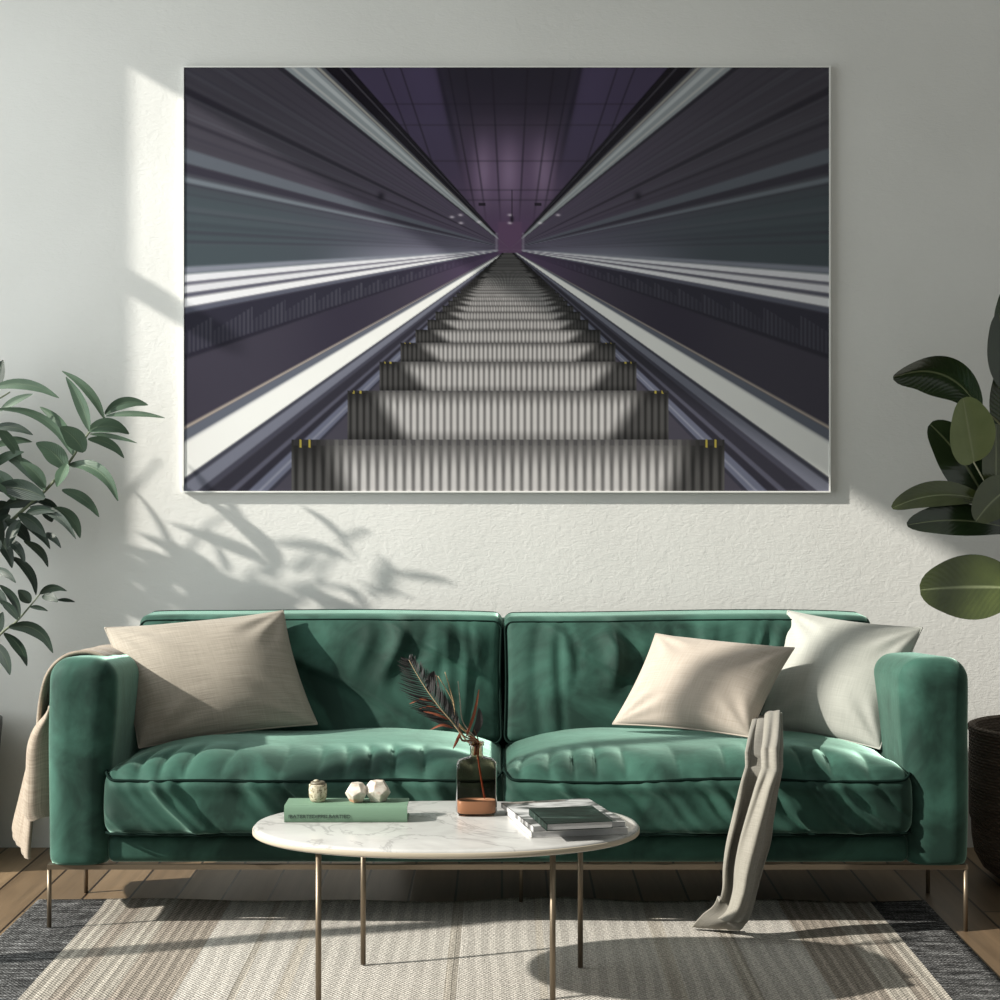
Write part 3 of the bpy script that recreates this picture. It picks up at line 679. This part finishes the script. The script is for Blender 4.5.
sect = [(hw_ * .90, hd * .88, .001, .62), (hw_ * .97, hd * .97, .004, .62), (hw_, hd, .010, .62), (hw_, hd, .106, .62), (hw_ * .985, hd * .98, .115, .64), (hw_ * .93, hd * .93, .122, .68), (hw_ * .80, hd * .85, .127, .74), (hw_ * .55, hd * .72, .130, .85), (.0165, .0155, .132, 1), (.0145, .0145, .136, 1), (.0140, .0140, .155, 1), (.0170, .0170, .157, 1), (.0175, .0175, .163, 1), (.0160, .0160, .165, 1), (.0125, .0125, .165, 1), (.0115, .0115, .155, 1)]
A = np.array([supell(a, b, TZ + z, e=e) for a, b, z, e in sect]); mb = MB().grid(A, cv=True); mb.Fc.append(tuple(range(39, -1, -1)))
mb.build('glass_body', gm, bot)
lq = M('copper_liquid', srgb(205, 178, 154), .3, .5).m
sect = [(hw_ * .84, hd * .82, .006, .62), (hw_ * .93, hd * .92, .009, .62), (hw_ * .94, hd * .93, .012, .62), (hw_ * .94, hd * .93, .033, .62), (hw_ * .90, hd * .88, .0345, .62)]
A = np.array([supell(a, b, TZ + z, e=e) for a, b, z, e in sect]); mb = MB().grid(A, cv=True); mb.Fc.append(tuple(range(39, -1, -1))); mb.Fc.append(tuple(4 * 40 + k for k in range(40)))
mb.build('liquid', lq, bot)

# dried stems in the bottle
def blade(mb, pts, w, side, fold=.15, n=14, prof=None):
    c_ = catmull(pts, n); t = np.linspace(0, 1, n); wp = (np.sin(PI * np.clip(t, .02, .985) ** .85) ** .82) if prof is None else prof(t)
    T = np.gradient(c_, axis=0); T /= np.linalg.norm(T, axis=1)[:, None]
    s = side - (T @ side)[:, None] * T; s /= np.linalg.norm(s, axis=1)[:, None]; nn = np.cross(s, T)
    v = np.linspace(-1, 1, 7); A = c_[:, None, :] + s[:, None, :] * (v[None, :, None] * (w * wp / 2)[:, None, None]) + nn[:, None, :] * (np.abs(v)[None, :, None] * (fold * w * wp)[:, None, None])
    base = mb.n; mb.grid(A)
    uv = np.stack(np.meshgrid(t, (v + 1) / 2, indexing='ij'), -1).reshape(-1, 2); return uv
DB = BYc
QUILL = M('pale_quill', srgb(176, 154, 122), .5).m; BLK = M('black_feather', (.014, .013, .013, 1), .65).m; RUST = M('rust_leaf', srgb(128, 66, 40), .7).m; GREYL = M('charcoal_leaf', srgb(48, 46, 46), .7).m
STRAW = M('straw_stem', srgb(166, 140, 104), .7).m; BRN = M('brown_stem', srgb(96, 66, 46), .8).m
neck = lambda dx=0., dy=0., z=.166: np.array([BX + dx, BYc + dy, TZ + z])
# feather
fe = thing('feather', tuple(neck(-.002, 0, .04)), 'large black feather with rust lower barbs leaning left out of the bottle', 'feather')
qp = catmull([neck(.003, .001, .125), neck(-.001, 0, .15), P(466, 740, DB - .01), P(452, 722, DB - .02), P(437, 704, DB - .03), P(421, 681, DB - .03), P(409, 660, DB - .03)], 60)
MB().tube(qp, np.linspace(.0024, .0007, 60), 6).build('quill', QUILL, fe)
mb = MB(); mr = MB(); rg = random.Random(4)
for i in range(26, 60):
    p = qp[i]; T = qp[min(i + 1, 59)] - qp[i - 1]; T /= np.linalg.norm(T); sd = np.array([-T[2], 0, T[0]])
    for s_ in (1, -1):
        L = (.052 * math.sin(PI * ((i - 22) / 40) ** .7) + .010) * rg.uniform(.8, 1.05) * (1.15 if s_ > 0 else .75)
        dr = T * .75 + sd * s_ * .75; q1 = p + dr * L * .5 + np.array([0, rg.uniform(-.004, .004), 0]); q2 = p + dr * L * .95 + T * L * .15
        blade(mb, [p, q1, q2], .0042, np.array([0, .45, 0]) + np.cross(dr, [0, 1, 0]), .05, 6)
mb.build('vane', BLK, fe)
for a, b, c in (((436, 704), (424, 699), (409, 704)), ((446, 715), (432, 707), (418, 709)), ((449, 720), (438, 715), (419, 710)), ((453, 728), (442, 725), (430, 730))):
    blade(mr, [P(*a, DB - .022), P(*b, DB - .03), P(*c, DB - .03)], .0055, np.array([.2, .3, 1.]), .1, 10)
mr.build('rust_barbs', RUST, fe)
tag(fe.children[-1], 'rust brown barbs')
def stem(name, pts, r, mat, label, leaf=None, cat='dried stem'):
    root = thing(name, tuple(pts[0]), label, cat); c_ = catmull(pts, 30); MB().tube(c_, np.linspace(r * 1.6, r * .8, 30), 6).build('stalk', mat, root)
    if leaf:
        lm, lp, lw, nm = leaf; mb = MB(); uv = blade(mb, lp, lw, np.array([1., .2, .1]), .12); mb.build(nm, lm, root, uv=uv)
stem('dried_stem', [neck(-.002, .003, .135), neck(-.004, .003), P(463, 735, DB), P(451, 712, DB), P(441, 694, DB), P(436, 675, DB)], .0013, BRN, 'dried stem carrying the round charcoal leaf in the bottle', (GREYL, [P(430, 693, DB + .004), P(431, 680, DB + .004), P(434, 671, DB + .004)], .022, 'leaf'))
stem('dried_stem', [neck(0, .005, .135), neck(-.003, .004), P(458, 722, DB + .005), P(452, 700, DB + .005), P(438, 676, DB + .005)], .0011, STRAW, 'short curved straw stem beside the charcoal leaf')
stem('dried_stem', [neck(.001, -.003, .135), neck(0, -.003), P(458, 724, DB - .005), P(453, 700, DB - .005), P(445, 672, DB - .005)], .0012, STRAW, 'tallest straw coloured stem rising from the bottle')
stem('dried_stem', [neck(.002, .002, .135), neck(.001, .002), P(463, 722, DB), P(460, 700, DB), P(458, 681, DB)], .0011, M('ash_stem', srgb(150, 138, 124), .7).m, 'straight ash grey stem standing upright in the bottle')
stem('dried_stem', [neck(.018, .006, .036), neck(.004, 0, .125), neck(.004, -.002, .166), P(467, 734, DB - .005), P(474, 716, DB - .005), P(479, 690, DB - .005)], .0015, RUST, 'rust coloured blade leaning right out of the bottle', (RUST, [P(466, 737, DB - .006), P(474, 714, DB - .006), P(479, 689, DB - .006)], .007, 'leaf'))
stem('dried_stem', [neck(.004, .005, .135), neck(.004, .006), P(474, 730, DB + .01)], .0012, BRN, 'stem with the long dark leaf behind the rust blade', (GREYL, [P(472, 738, DB + .012), P(479, 722, DB + .012), P(479, 708, DB + .012)], .017, 'leaf'))
stem('dried_stem', [neck(-.004, -.006, .135), neck(-.004, -.006), P(462, 740, DB - .012), P(459, 727, DB - .012)], .0022, BRN, 'thick brown twig with a hanging dry leaf at the bottle mouth', (RUST, [P(461, 731, DB - .014), P(457, 741, DB - .016), P(453, 749, DB - .016)], .007, 'leaf'))

# ------------------------------------------------------------------ plants
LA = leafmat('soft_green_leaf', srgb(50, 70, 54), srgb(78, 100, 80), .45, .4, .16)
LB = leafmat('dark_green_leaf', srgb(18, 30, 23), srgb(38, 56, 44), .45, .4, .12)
STEMM = M('green_stem', srgb(98, 108, 82), .6).m
def leaf(parent, base, tip, w, mat, arch=.12, tilt=0., fold=.12, name='leaf', prof=None, n=14, side=None):
    base = np.array(base, float); tip = np.array(tip, float); ax_ = tip - base; L = np.linalg.norm(ax_); T = ax_ / L
    view = np.array([0, 1., 0]); s = np.cross(view, T); s /= np.linalg.norm(s) + 1e-9
    s = s * math.cos(tilt) + np.cross(T, s) * math.sin(tilt)
    if side is not None: s = np.array(side, float)
    up = np.array([0, 0, 1.]); up = up - T * (T @ up); up /= np.linalg.norm(up) + 1e-9
    mid = (base + tip) / 2 + up * arch * L
    q1 = base * .62 + mid * .38 * 1 + up * 0; pts = [base, (base + mid) / 2 + up * arch * L * .25, mid, (mid + tip) / 2 + up * arch * L * .25, tip]
    mb = MB(); uv = blade(mb, pts, w / max(.35, abs(math.cos(tilt))), s, fold, n, prof)
    return mb.build(name, mat, parent, uv=uv)
pl = thing('potted_plant', (-1.655, 5.03, 0), 'tall potted plant with slender arching leaves at the left edge', 'plant')
dP = 5.06; px2m = dP / F; rg = random.Random(12)
pc = (-1.655, 5.03, 0)
MB().lathe([(.001, .0), (.13, .0), (.15, .02), (.180, .25), (.195, .40), (.195, .42), (.182, .42), (.178, .38), (.001, .38)], pc, 40).build('pot', DARKPOT, pl)
MB().lathe([(.001, .392), (.179, .392), (.178, .37)], pc, 30).build('soil', SOIL, pl)
def branch(pts, r0, r1, n=30):
    c_ = catmull(pts, n); MB().tube(c_, np.linspace(r0, r1, n), 7).build('stem', STEMM, pl)
    return c_
root = np.array([-1.64, 5.04, .38])
branch([root, P(-60, 640, dP), P(-20, 555, dP), P(20, 513, dP), P(45, 491, dP - .01), P(68, 464, dP - .02), P(88, 434, dP - .02), P(105, 417, dP - .02)], .008, .0022)
branch([root + [.02, -.03, 0], P(-45, 690, dP), P(-2, 637, dP), P(18, 620, dP), P(40, 594, dP)], .006, .0018)
branch([root + [-.03, .02, 0], P(-70, 560, dP), P(-50, 470, dP), P(-20, 415, dP), P(10, 392, dP)], .008, .002)
branch([root + [-.05, 0, 0], P(-130, 560, dP), P(-130, 460, dP), P(-95, 380, dP), P(-60, 335, dP)], .008, .002)
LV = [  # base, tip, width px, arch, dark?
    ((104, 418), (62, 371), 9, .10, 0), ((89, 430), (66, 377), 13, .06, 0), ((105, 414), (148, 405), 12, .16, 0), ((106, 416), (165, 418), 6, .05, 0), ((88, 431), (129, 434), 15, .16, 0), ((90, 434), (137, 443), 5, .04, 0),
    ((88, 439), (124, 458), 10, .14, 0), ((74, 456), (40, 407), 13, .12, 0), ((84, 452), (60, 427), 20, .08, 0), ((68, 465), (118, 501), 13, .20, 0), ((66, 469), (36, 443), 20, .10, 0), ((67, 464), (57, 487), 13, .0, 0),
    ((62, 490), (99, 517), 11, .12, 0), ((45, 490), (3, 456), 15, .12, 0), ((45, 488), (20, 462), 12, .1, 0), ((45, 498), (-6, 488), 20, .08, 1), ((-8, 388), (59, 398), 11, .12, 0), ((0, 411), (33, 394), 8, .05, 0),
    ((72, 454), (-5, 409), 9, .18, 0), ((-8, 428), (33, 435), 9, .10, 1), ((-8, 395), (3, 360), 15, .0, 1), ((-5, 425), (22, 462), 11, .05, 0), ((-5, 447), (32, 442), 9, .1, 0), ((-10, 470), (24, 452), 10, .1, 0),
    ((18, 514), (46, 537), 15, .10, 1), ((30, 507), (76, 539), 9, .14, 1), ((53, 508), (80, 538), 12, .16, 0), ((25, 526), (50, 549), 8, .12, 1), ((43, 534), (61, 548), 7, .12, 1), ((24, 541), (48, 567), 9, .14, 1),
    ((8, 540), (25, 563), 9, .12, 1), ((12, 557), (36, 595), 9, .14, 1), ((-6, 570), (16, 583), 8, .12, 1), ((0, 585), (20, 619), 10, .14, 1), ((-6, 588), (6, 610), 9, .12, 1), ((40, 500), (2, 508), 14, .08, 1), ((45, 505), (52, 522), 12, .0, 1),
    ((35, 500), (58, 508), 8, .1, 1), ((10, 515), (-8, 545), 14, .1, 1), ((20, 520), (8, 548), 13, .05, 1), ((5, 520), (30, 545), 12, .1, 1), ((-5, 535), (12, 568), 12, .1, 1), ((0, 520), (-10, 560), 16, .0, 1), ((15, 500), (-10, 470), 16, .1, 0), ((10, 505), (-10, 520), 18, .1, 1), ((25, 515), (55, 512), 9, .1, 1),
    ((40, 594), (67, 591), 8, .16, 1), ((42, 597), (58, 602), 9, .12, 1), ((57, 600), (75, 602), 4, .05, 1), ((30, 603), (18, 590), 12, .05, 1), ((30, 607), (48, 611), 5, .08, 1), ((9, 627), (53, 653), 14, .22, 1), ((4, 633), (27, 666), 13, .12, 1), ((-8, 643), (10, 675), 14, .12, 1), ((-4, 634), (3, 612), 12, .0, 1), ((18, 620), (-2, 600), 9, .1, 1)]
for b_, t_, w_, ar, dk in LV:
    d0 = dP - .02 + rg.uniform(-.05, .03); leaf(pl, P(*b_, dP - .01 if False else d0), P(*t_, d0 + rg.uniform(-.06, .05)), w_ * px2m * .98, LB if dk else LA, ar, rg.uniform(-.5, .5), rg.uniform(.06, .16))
# foliage beyond the left edge of the photograph
for cx, cy, n_ in ((-25, 405, 3), (-60, 440, 5), (-125, 455, 4), (-40, 490, 12), (-80, 480, 10), (-20, 475, 7), (-60, 470, 8), (-15, 530, 8)):
    for _ in range(n_):
        a = rg.uniform(-.6, 3.6); L = rg.uniform(40, 65); bx_, by_ = cx + rg.uniform(-12, 12), cy + rg.uniform(-25, 25); d0 = dP + rg.uniform(-.10, .03)
        leaf(pl, P(bx_, by_, d0), P(min(bx_ + L * math.cos(a), -6), by_ - L * math.sin(a) * .7, d0 + rg.uniform(-.06, .06)), rg.uniform(12, 19) * px2m, rg.choice((LA, LB)), .12, rg.uniform(-.6, .6))

# rubber plant in a basket at the right
RL = leafmat('rubber_leaf_dark', srgb(20, 36, 18), srgb(40, 58, 30), .24, .6, .5, .7)
RM = leafmat('rubber_leaf_olive', srgb(46, 56, 26), srgb(76, 86, 42), .26, .6, .6, .6)
RP = leafmat('rubber_leaf_fresh', srgb(104, 120, 70), srgb(132, 144, 94), .4, .4, .6, .2)
rp = thing('rubber_plant', (1.53, 4.84, 0), 'rubber plant with broad glossy leaves in a dark woven basket at the right edge', 'plant')
bcx, bcy = 1.535, 4.84
bkm = M('dark_wicker', rough=.8, spec=.25); c = bkm.co(); zc_ = bkm.sep(c, 2)
an = bkm.math('ARCTAN2', bkm.sep(c, 1), bkm.sep(c, 0))
rowz = bkm.math('MULTIPLY', zc_, 115.0); rw = bkm.math('SINE', bkm.math('MULTIPLY', rowz, 2 * PI)); ck = bkm.math('SINE', bkm.math('ADD', bkm.math('MULTIPLY', an, 60.0), bkm.math('MULTIPLY', bkm.math('FLOOR', rowz), PI)))
hh = bkm.math('ADD', bkm.math('MULTIPLY', rw, .5), bkm.math('MULTIPLY', ck, .5)); nn = bkm.noise(bkm.co(scale=(6, 6, 90)), 1, 3, .7)
bkm.i('Base Color', bkm.mix(nn, (.04, .031, .025, 1), (.20, .155, .12, 1))); bkm.bump(bkm.math('ADD', hh, nn), .8, .006)
R = .222
prof = [(.001, .0), (.11, .0), (.15, .008), (.185, .035), (.207, .075), (.214, .12), (.216, .165), (.219, .172), (.221, .18), (R, .30), (R, .41), (R + .003, .418), (R + .002, .430), (R - .008, .434), (R - .018, .428), (R - .018, .36), (.001, .36)]
MB().lathe(prof, (bcx, bcy, .0005), 64).build('basket', bkm.m, rp)
MB().lathe([(.001, .375), (R - .019, .375), (R - .019, .362)], (bcx, bcy, 0), 30).build('soil', SOIL, rp)
dR = 4.84
def rstem(pts, r0, r1): MB().tube(catmull(pts, 30), np.linspace(r0, r1, 30), 8).build('stem', M('brown_green_stem', srgb(90, 88, 62), .6).m if 'RST' not in globals() else RST, rp)
RST = M('olive_stem', srgb(96, 94, 66), .6).m
rstem([(bcx, bcy, .37), P(1040, 640, dR), P(1020, 560, dR), P(1004, 500, dR), P(1012, 440, dR), P(1018, 380, dR), P(1020, 340, dR)], .010, .004)
pal = M('pale_petiole', srgb(176, 176, 150), .5).m
MB().tube(catmull([P(1004, 505, dR), P(990, 490, dR - .03), P(973, 461, dR - .05)], 16), .0022, 7).build('petiole', pal, rp)
for pts in ([P(1012, 440, dR), P(996, 420, dR + .02), P(978, 404, dR + .02)], [P(1020, 570, dR), P(1015, 585, dR - .03), P(1010, 588, dR - .06)], [P(1020, 400, dR), P(1014, 390, dR), P(1010, 386, dR)]):
    MB().tube(catmull(pts, 12), .003, 7).build('petiole', RST, rp)
ob = lambda t: np.clip(np.sin(PI * np.clip(t, .01, .99) ** .80), 0, 1) ** .52
obt = lambda t: np.clip(np.sin(PI * np.clip(t, .01, .99) ** 1.1), 0, 1) ** .62
def rleaf(b_, t_, w_, mat, db=0., dt=0., arch=.08, tilt=0., fold=.08, pr=ob):
    leaf(rp, P(*b_, dR + db), P(*t_, dR + dt), w_ * dR / F, mat, arch, tilt, fold, prof=pr, n=22)
rleaf((1012, 388), (999, 313), 46, RL, 0, -.05, .0, .25)
rleaf((1014, 442), (1003, 368), 36, RL, .02, .0, .0, -.3)
rleaf((980, 410), (893, 377), 40, RL, .02, -.04, .20, -.45, .16, obt)
rleaf((974, 462), (963, 398), 52, RP, -.05, -.11, .0, .35, .10)
rleaf((984, 498), (930, 424), 52, RL, -.0, -.02, .05, .2, .06)
rleaf((996, 494), (996, 424), 34, RM, -.02, -.03, .0, .3)
rleaf((988, 502), (892, 508), 25, RM, -.03, -.06, .10, .5, .14, obt)
rleaf((1015, 530), (907, 525), 32, RL, -.02, -.08, .06, .4, .10, obt)
rleaf((1014, 486), (976, 521), 40, RM, -.04, -.12, .06, .2, .08)
rleaf((1012, 588), (920, 590), 64, RM, -.085, -.02, .02, .12, .05)
for b_, t_ in (((1020, 345), (1045, 280)), ((1018, 380), (1090, 350)), ((1012, 440), (1085, 450)), ((1010, 500), (1080, 530)), ((1025, 570), (1100, 590)), ((1020, 350), (1010, 285))):
    rleaf(b_, t_, 44, RL, rg.uniform(-.04, .04), rg.uniform(-.12, .1), .05, rg.uniform(-.4, .4))
